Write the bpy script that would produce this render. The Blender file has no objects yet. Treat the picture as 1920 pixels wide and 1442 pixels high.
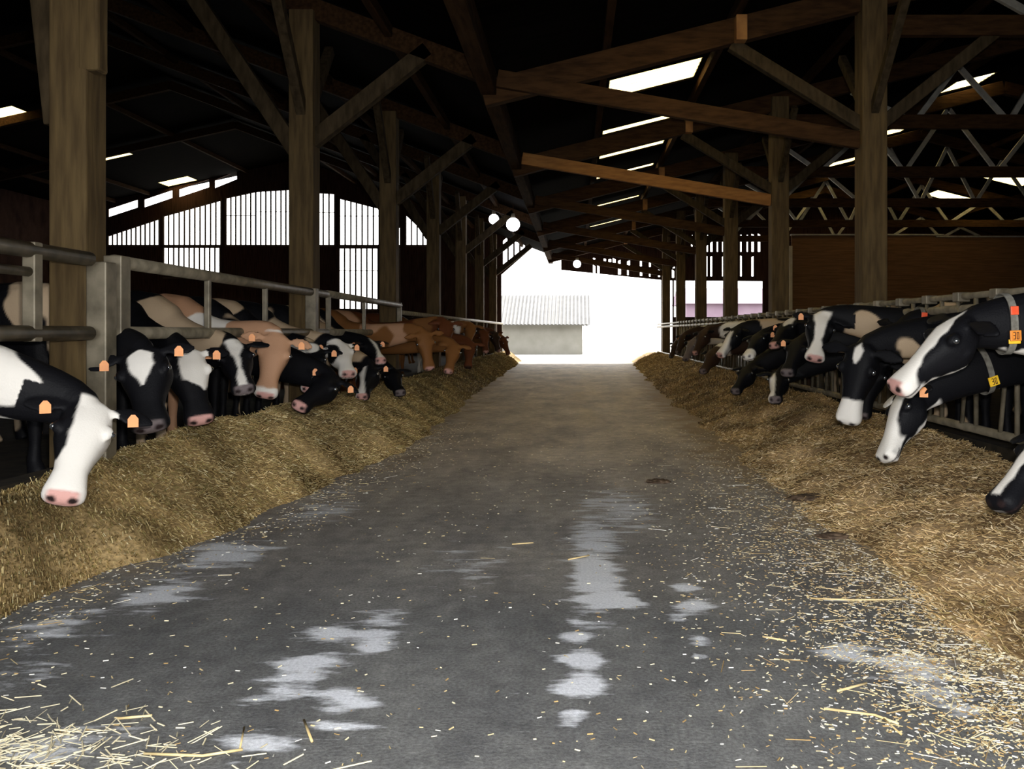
import bpy, bmesh, math, random
import numpy as np
from mathutils import Vector, Matrix, noise
rnd = random.Random(7)
C = bpy.context.scene.collection
SC = bpy.context.scene

# ------------------------------------------------------------------ camera, world, lights
F = 1600.0; CX = 1080.0; CY = 622.0; EYE = 1.3
cam_d = bpy.data.cameras.new('camera'); cam = bpy.data.objects.new('camera', cam_d); C.objects.link(cam)
cam.location = (0, 0, EYE); cam.rotation_euler = (math.radians(90), 0, 0)
cam_d.sensor_width = 36; cam_d.lens = 30.0
cam_d.shift_x = -(CX - 960) / 1920; cam_d.shift_y = -(721 - CY) / 1920
cam_d.clip_start = 0.05; cam_d.clip_end = 500
SC.camera = cam
SC.view_settings.view_transform = 'Standard'; SC.view_settings.look = 'None'
SC.view_settings.gamma = 1; SC.view_settings.exposure = 0.0
SC.view_settings.use_curve_mapping = False
SC.cycles.max_bounces = 6; SC.cycles.diffuse_bounces = 4; SC.cycles.caustics_reflective = False
SC.cycles.sample_clamp_indirect = 4.0

w = bpy.data.worlds.new('world'); SC.world = w; w.use_nodes = True
wn = w.node_tree.nodes; wl = w.node_tree.links
bg = wn['Background']; bg.inputs['Color'].default_value = (1.0, 0.99, 0.97, 1); bg.inputs['Strength'].default_value = 5.0

def light(name, kind, loc, energy, color, rot=(0, 0, 0), **kw):
    d = bpy.data.lights.new(name, kind); d.energy = energy; d.color = color
    for k, v in kw.items(): setattr(d, k, v)
    o = bpy.data.objects.new(name, d); C.objects.link(o); o.location = loc; o.rotation_euler = rot
    return o
light('sun', 'SUN', (0, 60, 30), 9.0, (1.0, 0.95, 0.85), (math.radians(-42), 0, math.radians(-14)), angle=math.radians(0.6))
# the camera's own flash
light('camera_flash', 'AREA', (0.06, 0.05, 1.42), 210.0, (1.0, 0.97, 0.93), (math.radians(84), 0, 0), shape='RECTANGLE', size=0.10, size_y=0.05)
# daylight entering through the open rear gable behind the photographer
light('rear_doorway_daylight', 'AREA', (0.1, -3.0, 1.9), 190.0, (0.86, 0.93, 1.0), (math.radians(58), 0, 0), shape='RECTANGLE', size=5.5, size_y=2.6, spread=math.radians(105))

# ------------------------------------------------------------------ helpers
def W(px, py, Y): return Vector(((px - CX) * Y / F, Y, EYE - (py - CY) * Y / F))
def tag(o, label=None, cat=None, group=None, kind=None):
    if label: o['label'] = label
    if cat: o['category'] = cat
    if group: o['group'] = group
    if kind: o['kind'] = kind
    return o
def link(name, me, mat, parent=None):
    o = bpy.data.objects.new(name, me)
    if mat: me.materials.append(mat)
    C.objects.link(o)
    if parent: o.parent = parent; o.matrix_parent_inverse = parent.matrix_basis.inverted()
    return o
def empty(name, loc=(0, 0, 0)):
    o = bpy.data.objects.new(name, None); o.location = loc; o.empty_display_size = 0.2; C.objects.link(o); return o

class MB:
    def __init__(s): s.v = []; s.f = []
    def add(s, vs, fs):
        n = len(s.v); s.v += [tuple(p) for p in vs]; s.f += [tuple(i + n for i in f) for f in fs]
    def hexa(s, p):  # 4 bottom, 4 top
        s.add(p, [(3, 2, 1, 0), (4, 5, 6, 7), (0, 1, 5, 4), (1, 2, 6, 5), (2, 3, 7, 6), (3, 0, 4, 7)])
    def box(s, x0, x1, y0, y1, z0, z1):
        s.hexa([(x0, y0, z0), (x1, y0, z0), (x1, y1, z0), (x0, y1, z0), (x0, y0, z1), (x1, y0, z1), (x1, y1, z1), (x0, y1, z1)])
    def beam(s, a, b, wd, ht, up=(0, 1, 0)):
        a = Vector(a); b = Vector(b); d = (b - a).normalized(); u = Vector(up)
        sd = d.cross(u)
        if sd.length < 1e-3: sd = d.cross(Vector((1, 0, 0)))
        sd.normalize(); u = sd.cross(d).normalized()
        sd *= ht / 2; u = u * (wd / 2)
        s.hexa([a - sd - u, a + sd - u, a + sd + u, a - sd + u, b - sd - u, b + sd - u, b + sd + u, b - sd + u])
    def tube(s, pts, r, n=10):
        pts = [Vector(p) for p in pts]; rr = r if isinstance(r, (list, tuple)) else [r] * len(pts)
        base = len(s.v); up = Vector((0.13, 0.31, 0.94)).normalized()
        for i, p in enumerate(pts):
            d = (pts[min(i + 1, len(pts) - 1)] - pts[max(i - 1, 0)]).normalized()
            a = d.cross(up).normalized(); b = a.cross(d).normalized()
            for k in range(n):
                t = 2 * math.pi * k / n; s.v.append(tuple(p + (a * math.cos(t) + b * math.sin(t)) * rr[i]))
        for i in range(len(pts) - 1):
            for k in range(n):
                s.f.append((base + i * n + k, base + i * n + (k + 1) % n, base + (i + 1) * n + (k + 1) % n, base + (i + 1) * n + k))
        s.f.append(tuple(base + k for k in range(n))[::-1]); e = base + (len(pts) - 1) * n
        s.f.append(tuple(e + k for k in range(n)))
    def build(s, name, mat, parent=None, bevel=0.0, smooth=False):
        me = bpy.data.meshes.new(name); me.from_pydata(s.v, [], s.f); me.update()
        bm = bmesh.new(); bm.from_mesh(me); bmesh.ops.recalc_face_normals(bm, faces=bm.faces); bm.to_mesh(me); bm.free()
        if smooth:
            for p in me.polygons: p.use_smooth = True
        o = link(name, me, mat, parent)
        if bevel:
            m = o.modifiers.new('bevel', 'BEVEL'); m.width = bevel; m.segments = 2; m.limit_method = 'ANGLE'
        return o

def rebase(root, meshes_too=False): pass

# ------------------------------------------------------------------ materials
def mat_new(name):
    m = bpy.data.materials.new(name); m.use_nodes = True
    return m, m.node_tree.nodes, m.node_tree.links, m.node_tree.nodes['Principled BSDF']
def mat_noise(name, c0, c1, scale=5.0, stretch=(1, 1, 1), rough=0.8, bump=0.0, detail=6, spec=0.3, metallic=0.0, lo=0.35, hi=0.65):
    m, n, l, p = mat_new(name)
    tc = n.new('ShaderNodeTexCoord'); mp = n.new('ShaderNodeMapping'); mp.inputs['Scale'].default_value = stretch
    no = n.new('ShaderNodeTexNoise'); no.inputs['Scale'].default_value = scale; no.inputs['Detail'].default_value = detail
    cr = n.new('ShaderNodeValToRGB'); cr.color_ramp.elements[0].position = lo; cr.color_ramp.elements[1].position = hi
    cr.color_ramp.elements[0].color = (*c0, 1); cr.color_ramp.elements[1].color = (*c1, 1)
    l.new(tc.outputs['Object'], mp.inputs['Vector']); l.new(mp.outputs['Vector'], no.inputs['Vector'])
    l.new(no.outputs['Fac'], cr.inputs['Fac']); l.new(cr.outputs['Color'], p.inputs['Base Color'])
    p.inputs['Roughness'].default_value = rough; p.inputs['Specular IOR Level'].default_value = spec; p.inputs['Metallic'].default_value = metallic
    if bump:
        b = n.new('ShaderNodeBump'); b.inputs['Strength'].default_value = bump; b.inputs['Distance'].default_value = 0.02
        l.new(no.outputs['Fac'], b.inputs['Height']); l.new(b.outputs['Normal'], p.inputs['Normal'])
    return m
M = {}
M['post'] = mat_noise('weathered_timber', (0.062, 0.039, 0.015), (0.115, 0.076, 0.030), 3.0, (6, 6, 0.7), 0.85, 0.4)
M['brace'] = mat_noise('dimmed_brace_timber', (0.030, 0.021, 0.011), (0.062, 0.044, 0.024), 3.0, (5, 5, 1.5), 0.9, 0.3, spec=0.1)  # post timber darkened to imitate the dim light under the roof
M['tie'] = mat_noise('skylit_tie_timber', (0.22, 0.095, 0.024), (0.32, 0.145, 0.04), 4.0, (1, 5, 5), 0.85, 0.2)  # beam timber lightened to imitate skylight falling on one tie
M['strip'] = mat_noise('pale_edge_strip', (0.5, 0.42, 0.3), (0.6, 0.52, 0.38), 4.0)  # pale colour of the upright wall edge
M['beam'] = mat_noise('dark_brown_timber', (0.028, 0.013, 0.005), (0.056, 0.027, 0.010), 4.0, (1, 5, 5), 0.9, 0.3, spec=0.12)
M['purlin'] = mat_noise('old_purlin_timber', (0.022, 0.011, 0.005), (0.045, 0.023, 0.010), 4.0, (5, 0.6, 5), 0.9, 0.3, spec=0.05)
M['roof'] = mat_noise('near_black_roof_sheeting', (0.0012, 0.0008, 0.0006), (0.0045, 0.003, 0.002), 2.0, (1, 6, 1), 0.95, 0.2, spec=0.02)  # near-black sheet colour used on every roof slope
M['boards'] = mat_noise('red_brown_boarding', (0.025, 0.012, 0.009), (0.055, 0.028, 0.02), 2.5, (9, 1, 0.6), 0.9, 0.3, spec=0.08)
M['board2'] = mat_noise('brown_partition_boarding', (0.13, 0.058, 0.022), (0.19, 0.092, 0.038), 2.5, (0.6, 1, 9), 0.85, 0.3)
M['rail'] = mat_noise('dusty_galvanised_steel', (0.13, 0.11, 0.075), (0.24, 0.205, 0.145), 8.0, (1, 1, 1), 0.55, 0.1, spec=0.5, metallic=0.25)
M['steel'] = mat_noise('pale_truss_steel', (0.30, 0.29, 0.26), (0.45, 0.43, 0.38), 6.0, (1, 1, 1), 0.5, 0.0, spec=0.5, metallic=0.3)
M['slat'] = mat_noise('window_slat_timber', (0.05, 0.035, 0.025), (0.09, 0.06, 0.045), 5.0, (8, 8, 1), 0.8)
M['yard'] = mat_noise('bleached_yard_concrete', (0.36, 0.35, 0.32), (0.45, 0.44, 0.41), 1.5, (1, 1, 1), 0.9)
M['pen'] = mat_noise('pen_litter', (0.012, 0.009, 0.006), (0.04, 0.03, 0.017), 6.0, (1, 1, 1), 0.9, 0.5)
M['shedwall'] = mat_noise('cream_shed_render', (0.21, 0.205, 0.18), (0.25, 0.245, 0.22), 1.5)
M['shedroof'] = mat_noise('pale_corrugated_sheet', (0.08, 0.08, 0.082), (0.11, 0.11, 0.113), 2.0, (1, 1, 1), 0.6)
M['pinkwall'] = mat_noise('pale_pink_render', (0.20, 0.14, 0.19), (0.22, 0.16, 0.21), 1.5)
M['eye'] = mat_noise('shining_cow_eye', (0.25, 0.27, 0.29), (0.33, 0.34, 0.36), 5.0, rough=0.16, spec=1.0, metallic=0.9)
M['tag'] = mat_noise('orange_ear_tag', (0.72, 0.23, 0.03), (0.85, 0.30, 0.045), 12.0, rough=0.4)
M['tagy'] = mat_noise('yellow_collar_tag', (0.90, 0.52, 0.02), (0.98, 0.62, 0.05), 12.0, rough=0.4)
M['tagr'] = mat_noise('red_collar_clip', (0.85, 0.09, 0.03), (0.95, 0.15, 0.06), 12.0, rough=0.4)
M['ink'] = mat_noise('dark_tag_numerals', (0.05, 0.02, 0.01), (0.09, 0.03, 0.015), 12.0, rough=0.6)
M['strap'] = mat_noise('grey_collar_webbing', (0.13, 0.12, 0.10), (0.22, 0.21, 0.18), 30.0, rough=0.8)
M['straw'] = mat_noise('pale_straw', (0.42, 0.30, 0.13), (0.72, 0.58, 0.32), 9.0, (1, 1, 1), 0.6)
M['skylit_block'] = mat_noise('skylit_purlin_side', (0.20, 0.09, 0.03), (0.30, 0.15, 0.05), 6.0)  # warm bright colour imitating purlin sides lit by the skylights
def mat_attr(name, rough, bump=0.0, bscale=60.0, spec=0.25, sheen=0.0, var=0.0):
    m, n, l, p = mat_new(name)
    a = n.new('ShaderNodeAttribute'); a.attribute_name = 'Col'
    l.new(a.outputs['Color'], p.inputs['Base Color']); p.inputs['Roughness'].default_value = rough
    p.inputs['Specular IOR Level'].default_value = spec; p.inputs['Sheen Weight'].default_value = sheen
    tc = n.new('ShaderNodeTexCoord'); no = n.new('ShaderNodeTexNoise'); no.inputs['Scale'].default_value = bscale; no.inputs['Detail'].default_value = 5
    l.new(tc.outputs['Object'], no.inputs['Vector'])
    if bump:
        b = n.new('ShaderNodeBump'); b.inputs['Strength'].default_value = bump; b.inputs['Distance'].default_value = 0.01
        l.new(no.outputs['Fac'], b.inputs['Height']); l.new(b.outputs['Normal'], p.inputs['Normal'])
    if var:
        mx = n.new('ShaderNodeMix'); mx.data_type = 'RGBA'; mx.blend_type = 'MULTIPLY'; mx.inputs['Factor'].default_value = 1.0
        cr = n.new('ShaderNodeValToRGB'); cr.color_ramp.elements[0].position = 0.3; cr.color_ramp.elements[1].position = 0.7
        cr.color_ramp.elements[0].color = (1 - var,) * 3 + (1,); cr.color_ramp.elements[1].color = (1 + var,) * 3 + (1,)
        l.new(no.outputs['Fac'], cr.inputs['Fac']); l.new(a.outputs['Color'], mx.inputs['A']); l.new(cr.outputs['Color'], mx.inputs['B'])
        l.new(mx.outputs['Result'], p.inputs['Base Color'])
    return m
M['hide'] = mat_attr('cow_hide', 0.6, 0.25, 90.0, 0.14, 0.0)
M['feed'] = mat_attr('chopped_feed', 0.9, 0.9, 45.0, 0.1, 0.0, 0.45)
M['strand'] = mat_attr('straw_strands', 0.6, 0.0, 60.0, 0.25)

# translucent skylight sheet
def mat_sky():
    m, n, l, p = mat_new('translucent_roof_sheet')
    tr = n.new('ShaderNodeBsdfTranslucent'); tp = n.new('ShaderNodeBsdfTransparent'); mx = n.new('ShaderNodeMixShader')
    no = n.new('ShaderNodeTexNoise'); no.inputs['Scale'].default_value = 3.0
    tc = n.new('ShaderNodeTexCoord'); cr = n.new('ShaderNodeValToRGB')
    cr.color_ramp.elements[0].color = (0.85, 0.72, 0.38, 1); cr.color_ramp.elements[1].color = (0.98, 0.9, 0.66, 1)
    l.new(tc.outputs['Object'], no.inputs['Vector']); l.new(no.outputs['Fac'], cr.inputs['Fac'])
    l.new(cr.outputs['Color'], tr.inputs['Color']); l.new(cr.outputs['Color'], tp.inputs['Color'])
    mx.inputs['Fac'].default_value = 0.12
    l.new(tr.outputs[0], mx.inputs[1]); l.new(tp.outputs[0], mx.inputs[2]); l.new(mx.outputs[0], n['Material Output'].inputs['Surface'])
    return m
M['skylight'] = mat_sky()
def mat_emit(name, col, s):
    m, n, l, p = mat_new(name); p.inputs['Base Color'].default_value = (*col, 1)
    p.inputs['Emission Color'].default_value = (*col, 1); p.inputs['Emission Strength'].default_value = s
    return m
M['orb'] = mat_emit('daylight_hole_glow', (0.95, 0.93, 1.0), 9.0)  # glow added for daylight coming through round holes

# floor: worn asphalt with pale patches; the patch map is a colour attribute, broken up by noise
def mat_floor():
    m, n, l, p = mat_new('worn_asphalt')
    a = n.new('ShaderNodeAttribute'); a.attribute_name = 'Col'
    sep = n.new('ShaderNodeSeparateColor'); l.new(a.outputs['Color'], sep.inputs['Color'])
    tc = n.new('ShaderNodeTexCoord')
    def noi(sc, st, det=8):
        mp = n.new('ShaderNodeMapping'); mp.inputs['Scale'].default_value = st
        no = n.new('ShaderNodeTexNoise'); no.inputs['Scale'].default_value = sc; no.inputs['Detail'].default_value = det; no.inputs['Roughness'].default_value = 0.65
        l.new(tc.outputs['Object'], mp.inputs['Vector']); l.new(mp.outputs['Vector'], no.inputs['Vector']); return no.outputs['Fac']
    def ramp(fac, a0, a1, c0, c1):
        cr = n.new('ShaderNodeValToRGB'); cr.color_ramp.elements[0].position = a0; cr.color_ramp.elements[1].position = a1
        cr.color_ramp.elements[0].color = (*c0, 1); cr.color_ramp.elements[1].color = (*c1, 1); l.new(fac, cr.inputs['Fac']); return cr.outputs['Color']
    def math_(op, x, y):
        q = n.new('ShaderNodeMath'); q.operation = op
        for i, vv in enumerate((x, y)):
            if isinstance(vv, (int, float)): q.inputs[i].default_value = vv
            else: l.new(vv, q.inputs[i])
        return q.outputs[0]
    def mix(f, A, B):
        q = n.new('ShaderNodeMix'); q.data_type = 'RGBA'
        l.new(f, q.inputs['Factor']); l.new(A, q.inputs['A']); l.new(B, q.inputs['B']); return q.outputs['Result']
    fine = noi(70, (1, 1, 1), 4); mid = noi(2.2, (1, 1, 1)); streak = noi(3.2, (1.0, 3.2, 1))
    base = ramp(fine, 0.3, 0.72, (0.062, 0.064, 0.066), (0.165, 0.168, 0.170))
    far = ramp(fine, 0.3, 0.7, (0.40, 0.345, 0.30), (0.70, 0.63, 0.555))  # far floor colour brightened for doorway daylight
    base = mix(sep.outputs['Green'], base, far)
    blot = noi(1.1, (1.6, .7, 1), 6); bl2 = noi(9, (1, 1, 1), 6)
    def mul(A, B):
        q = n.new('ShaderNodeMix'); q.data_type = 'RGBA'; q.blend_type = 'MULTIPLY'; q.inputs['Factor'].default_value = 1
        l.new(A, q.inputs['A']); l.new(B, q.inputs['B']); return q.outputs['Result']
    base = mul(base, ramp(blot, 0.35, 0.65, (0.68, 0.68, 0.70), (1.25, 1.24, 1.2)))
    base = mul(base, ramp(bl2, 0.3, 0.7, (0.72, 0.72, 0.72), (1.28, 1.27, 1.25)))
    light_ = ramp(fine, 0.25, 0.7, (0.42, 0.44, 0.48), (0.68, 0.70, 0.74))
    v = math_('ADD', sep.outputs['Red'], math_('MULTIPLY', math_('SUBTRACT', streak, 0.5), 2.1))
    msk = n.new('ShaderNodeMapRange'); msk.inputs['From Min'].default_value = 0.42; msk.inputs['From Max'].default_value = 0.74
    l.new(v, msk.inputs['Value'])
    col = mix(msk.outputs[0], base, light_)
    brown = ramp(fine, 0.3, 0.7, (0.17, 0.115, 0.06), (0.36, 0.26, 0.145))
    v2 = math_('ADD', sep.outputs['Blue'], math_('MULTIPLY', math_('SUBTRACT', mid, 0.5), 1.6))
    ms2 = n.new('ShaderNodeMapRange'); ms2.inputs['From Min'].default_value = 0.42; ms2.inputs['From Max'].default_value = 0.85; ms2.inputs['To Max'].default_value = 0.8
    l.new(v2, ms2.inputs['Value'])
    col = mix(ms2.outputs[0], col, brown)
    l.new(col, p.inputs['Base Color'])
    b = n.new('ShaderNodeBump'); b.inputs['Strength'].default_value = 0.6; b.inputs['Distance'].default_value = 0.006
    l.new(fine, b.inputs['Height']); l.new(b.outputs['Normal'], p.inputs['Normal'])
    p.inputs['Roughness'].default_value = 0.75; p.inputs['Specular IOR Level'].default_value = 0.35
    return m
M['floor'] = mat_floor()

def set_col(me, cols):
    at = me.color_attributes.new('Col', 'FLOAT_COLOR', 'POINT')
    a = np.ones((len(me.vertices), 4), np.float32); a[:, :3] = cols; at.data.foreach_set('color', a.ravel())
def grid_mesh(name, xs, ys, Z, cols):
    nx, ny = len(xs), len(ys)
    X, Y = np.meshgrid(xs, ys)
    co = np.stack([X, Y, Z], -1).reshape(-1, 3)
    i = np.arange(nx - 1); j = np.arange(ny - 1); I, J = np.meshgrid(i, j); b = (J * nx + I).ravel()
    f = np.stack([b, b + 1, b + nx + 1, b + nx], -1)
    me = bpy.data.meshes.new(name); me.from_pydata(co.tolist(), [], f.tolist()); me.update()
    set_col(me, cols.reshape(-1, 3)); me.polygons.foreach_set('use_smooth', [True] * len(me.polygons))
    return me

# ------------------------------------------------------------------ floor
BAY = [6, 11, 16, 21, 26, 31, 36]
PXL, PXR = -3.5, 3.8
YEND = 38.0
def spots_mask(X, Y):
    m = np.zeros_like(X)
    def ell(px, py, wx, wy, amp, rot=0.0):      # centre found from the photograph, then a pale patch on the ground
        nonlocal m
        Yc = EYE * F / (py - CY); Xc = (px - CX) * Yc / F
        rx = wx * Yc / F; ry = wy * Yc * Yc / (EYE * F)
        dx = (X - Xc); dy = (Y - Yc); q = (dx / rx) ** 2 + (dy / ry) ** 2
        m = np.maximum(m, amp * np.exp(-q * 1.1))
    for a in [(1095, 1285, 60, 26, 1.25), (1090, 1235, 48, 22, 1.2), (1085, 1195, 40, 14, 1.0), (1080, 1165, 30, 10, .9), (1075, 1340, 40, 30, .75),
              (1115, 1075, 55, 85, 1.05), (1130, 1125, 60, 24, 1.2), (1170, 1130, 50, 16, 1.1), (1115, 1010, 60, 60, .85), (1150, 950, 90, 60, .68),
              (1285, 1105, 38, 14, .95), (1300, 1135, 42, 18, 1.05), (1270, 1160, 30, 12, .8), (1310, 1200, 30, 14, .9), (1310, 1230, 22, 12, .9),
              (1600, 1230, 80, 30, .75), (1700, 1250, 100, 50, .8), (1780, 1310, 90, 40, .7),
              (620, 1190, 90, 40, .78), (700, 1180, 80, 50, .66), (580, 1250, 90, 40, .8), (540, 1290, 90, 40, .72), (640, 1310, 80, 30, .75), (700, 1210, 40, 30, .8),
              (430, 1040, 100, 30, .9), (290, 1120, 90, 34, .85), (400, 1025, 60, 14, .8), (600, 960, 90, 30, .62), (620, 920, 90, 20, .5), (350, 1080, 100, 30, .55),
              (120, 1170, 140, 50, .55), (60, 1250, 100, 70, .5), (480, 1390, 160, 40, .62), (100, 1400, 160, 50, .65), (620, 1370, 120, 30, .6), (880, 1060, 120, 60, .45)]:
        ell(*a)
    return m
ys = np.concatenate([np.arange(1.5, 9, 0.035), np.arange(9, 20, 0.12), np.arange(20, 38.3, 0.3)]); xs = np.arange(-3.6, 3.95, 0.04)
X, Y = np.meshgrid(xs, ys)
col = np.zeros(X.shape + (3,))
col[..., 0] = spots_mask(X, Y)
col[..., 1] = np.clip((Y - 3.8) / 6.5, 0, 1) * 0.95  # browner and brighter with distance; doorway daylight put into the colour
def edgeL(y): return np.interp(y, [2, 4.2, 5.1, 5.7, 7.5, 9.1, 12.4, 17.6, 30.6, 36], [-2.85, -2.62, -2.45, -2.15, -2.1, -1.9, -1.9, -2.1, -2.3, -2.4])
def edgeR(y): return np.interp(y, [2, 3.3, 3.9, 4.86, 6.3, 8.4, 11.7, 16.3, 30.6, 36], [2.0, 1.75, 1.75, 1.62, 1.66, 1.68, 1.8, 1.75, 2.2, 2.4])
dd = np.minimum(X - edgeL(Y), edgeR(Y) - X)
col[..., 2] = np.clip(0.75 - dd * 0.9, 0, 1) * np.where(X > 0, 1, 0.55) + np.clip((Y - 7) / 10, 0, .22)
# a pale strip in the middle with dark tyre tracks either side of it (dirt on the asphalt)
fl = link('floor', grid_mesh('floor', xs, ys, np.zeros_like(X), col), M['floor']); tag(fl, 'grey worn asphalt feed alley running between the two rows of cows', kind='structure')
mb = MB(); mb.box(-60, 60, -30, 140, -0.12, -0.01); o = mb.build('trim_1', M['yard']); tag(o, 'pale concrete yard under and beyond the barn', kind='structure')
mb = MB(); mb.box(-22, -3.6, -4, YEND, -0.009, 0.25); o = mb.build('trim_2', M['pen']); tag(o, 'dark littered pen floor behind the left feed fence', kind='structure')
mb = MB(); mb.box(3.95, 22, -4, YEND, -0.009, 0.25); o = mb.build('trim_3', M['pen']); tag(o, 'dark littered pen floor behind the right feed fence', kind='structure')
mb = MB(); mb.box(-3.6, 3.95, -4, 1.5, -0.009, 0.0); o = mb.build('trim_4', M['pen']); tag(o, 'alley floor at the photographer\'s feet', kind='structure')

# ------------------------------------------------------------------ roof
def roofz(x):
    if x < -12.35: return 9.0 - 0.22 * (-12.35 - x)
    if x < -1.1: return 9.0 - 0.3778 * (x + 12.35)
    if x < 10.5: return 4.75 + 0.25 * (x + 1.1)
    return 7.65 - 0.25 * (x - 10.5)
sky = []   # (x0,x1,y0,y1)
for y in (8.7,): sky.append((0.52, 1.95, y, y + 1.05))
for y in (13.1, 18.1, 23.3, 28.3, 33.3): sky.append((0.52, 1.95, y, y + 1.1))
for y in (16.4, 21.3, 26.3, 31.3): sky.append((0.52, 1.95, y, y + 0.42))
for y, dy in ((25.4, 1.3), (31.2, 1.2), (36.9, 1.0)): sky.append((-18.1, -16.8, y, y + dy))
for y in (20.6, 25.8, 30.4, 34.2): sky.append((8.9, 10.2, y, y + 1.1))
for y in (28.8, 33.0): sky.append((14.0, 15.6, y, y + 1.2))
mbs = {}
def roof_part(name, x0, x1):
    mb = MB(); hs = [s for s in sky if s[0] >= x0 - 1e-6 and s[1] <= x1 + 1e-6]
    bx = sorted({x0, x1} | {s[0] for s in hs} | {s[1] for s in hs}); by = sorted({-4.0, YEND + .6} | {s[2] for s in hs} | {s[3] for s in hs})
    for a, b in zip(bx, bx[1:]):
        for c, d in zip(by, by[1:]):
            if any(s[0] <= a + 1e-6 and b <= s[1] + 1e-6 and s[2] <= c + 1e-6 and d <= s[3] + 1e-6 for s in hs): continue
            za, zb = roofz(a + 1e-5), roofz(b - 1e-5)
            mb.hexa([(a, c, za), (b, c, zb), (b, d, zb), (a, d, za), (a, c, za + .06), (b, c, zb + .06), (b, d, zb + .06), (a, d, za + .06)])
    o = mb.build(name, M['roof']); tag(o, 'dark roof slope overhead', kind='structure')
roof_part('ceiling', -22.2, -12.35); roof_part('ceiling.001', -12.35, -1.1); roof_part('ceiling.002', -1.1, 10.5); roof_part('ceiling.003', 10.5, 22.2)
WN = [0]
def window(build_fn, label):
    WN[0] += 1
    o = build_fn('window_%d' % WN[0]); tag(o, label, kind='structure'); return o
for (a, b, c, d) in sky:
    def f(nm, a=a, b=b, c=c, d=d):
        mb = MB(); n = max(4, int((d - c) / 0.09))
        za, zb = roofz(a), roofz(b)
        for i in range(n):
            y0 = c + (d - c) * i / n; y1 = c + (d - c) * (i + 1) / n; z = .02 + (0.012 if i % 2 else 0)
            mb.hexa([(a, y0, za + z), (b, y0, zb + z), (b, y1, zb + z), (a, y1, za + z), (a, y0, za + z + .01), (b, y0, zb + z + .01), (b, y1, zb + z + .01), (a, y1, za + z + .01)])
        return mb.build(nm, M['skylight'])
    window(f, 'translucent skylight sheet in the dark roof')

# ------------------------------------------------------------------ far end wall with slatted windows
def zx(px, py, D=YEND): return ((px - CX) * D / F, EYE - (py - CY) * D / F)
holes = []; slatw = []
def win(px0, px1, yt0, yt1, yb0, yb1, n):
    x0, x1 = zx(px0, 0)[0], zx(px1, 0)[0]
    h = (x0, x1, zx(0, yb0)[1], zx(0, yb1)[1], zx(0, yt0)[1], zx(0, yt1)[1]); holes.append(h)
    slatw.append((h, n))
win(203, 299, 443, 411, 460, 460, 11)
win(307, 415, 406, 376, 460, 460, 11)
win(307, 413, 465, 465, 506, 520, 11)
win(424, 480, 372, 360, 460, 460, 6); win(480, 546, 360, 356, 460, 460, 7)
win(585, 628, 362, 364, 460, 460, 4)
win(637, 711, 373, 392, 460, 460, 7)
win(636, 709, 466, 466, 578, 580, 7)
win(740, 751, 430, 426, 460, 460, 1); win(740, 750, 466, 466, 567, 567, 1)
win(761, 804, 404, 445, 460, 460, 4)
# openings under the eaves line beside the skylights, four long gaps above the slatted row
for p0, p1, yl, yr in ((203, 258, 398, 380), (270, 323, 380, 362), (335, 392, 361, 342), (402, 444, 344, 327)):
    x0, x1 = zx(p0, 0)[0], zx(p1, 0)[0]; holes.append((x0, x1, zx(0, yl + 9)[1], zx(0, yr + 9)[1], zx(0, yl - 6)[1], zx(0, yr - 6)[1]))
# main doorway
DO = [(940, 515), (1012, 452), (1052, 492), (1240, 525)]
for (a, b) in zip(DO, DO[1:]):
    x0, z0 = zx(*a); x1, z1 = zx(*b)
    if a[0] == 1052: z0 = zx(0, 506)[1]
    holes.append((x0, x1, -0.2, -0.2, z0, z1))
x0 = zx(1243, 0)[0]; holes.append((x0, zx(1261, 0)[0], -.2, -.2, 3.6, 3.58))
holes.append((zx(1264, 0)[0], zx(1430, 0)[0], 1.95, 1.95, 3.58, 3.55))
# slats left of doorway peak
for i, px in enumerate(range(943, 1008, 11)):
    yb = 515 - (px - 940) * 63 / 72 - 9; hh = (52, 40, 46, 48, 30, 12)[i % 6]
    xa, xb = zx(px, 0)[0], zx(px + 8, 0)[0]; holes.append((xa, xb, zx(0, yb)[1], zx(0, yb - 7)[1], zx(0, yb - hh)[1], zx(0, yb - hh - 7)[1]))
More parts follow.
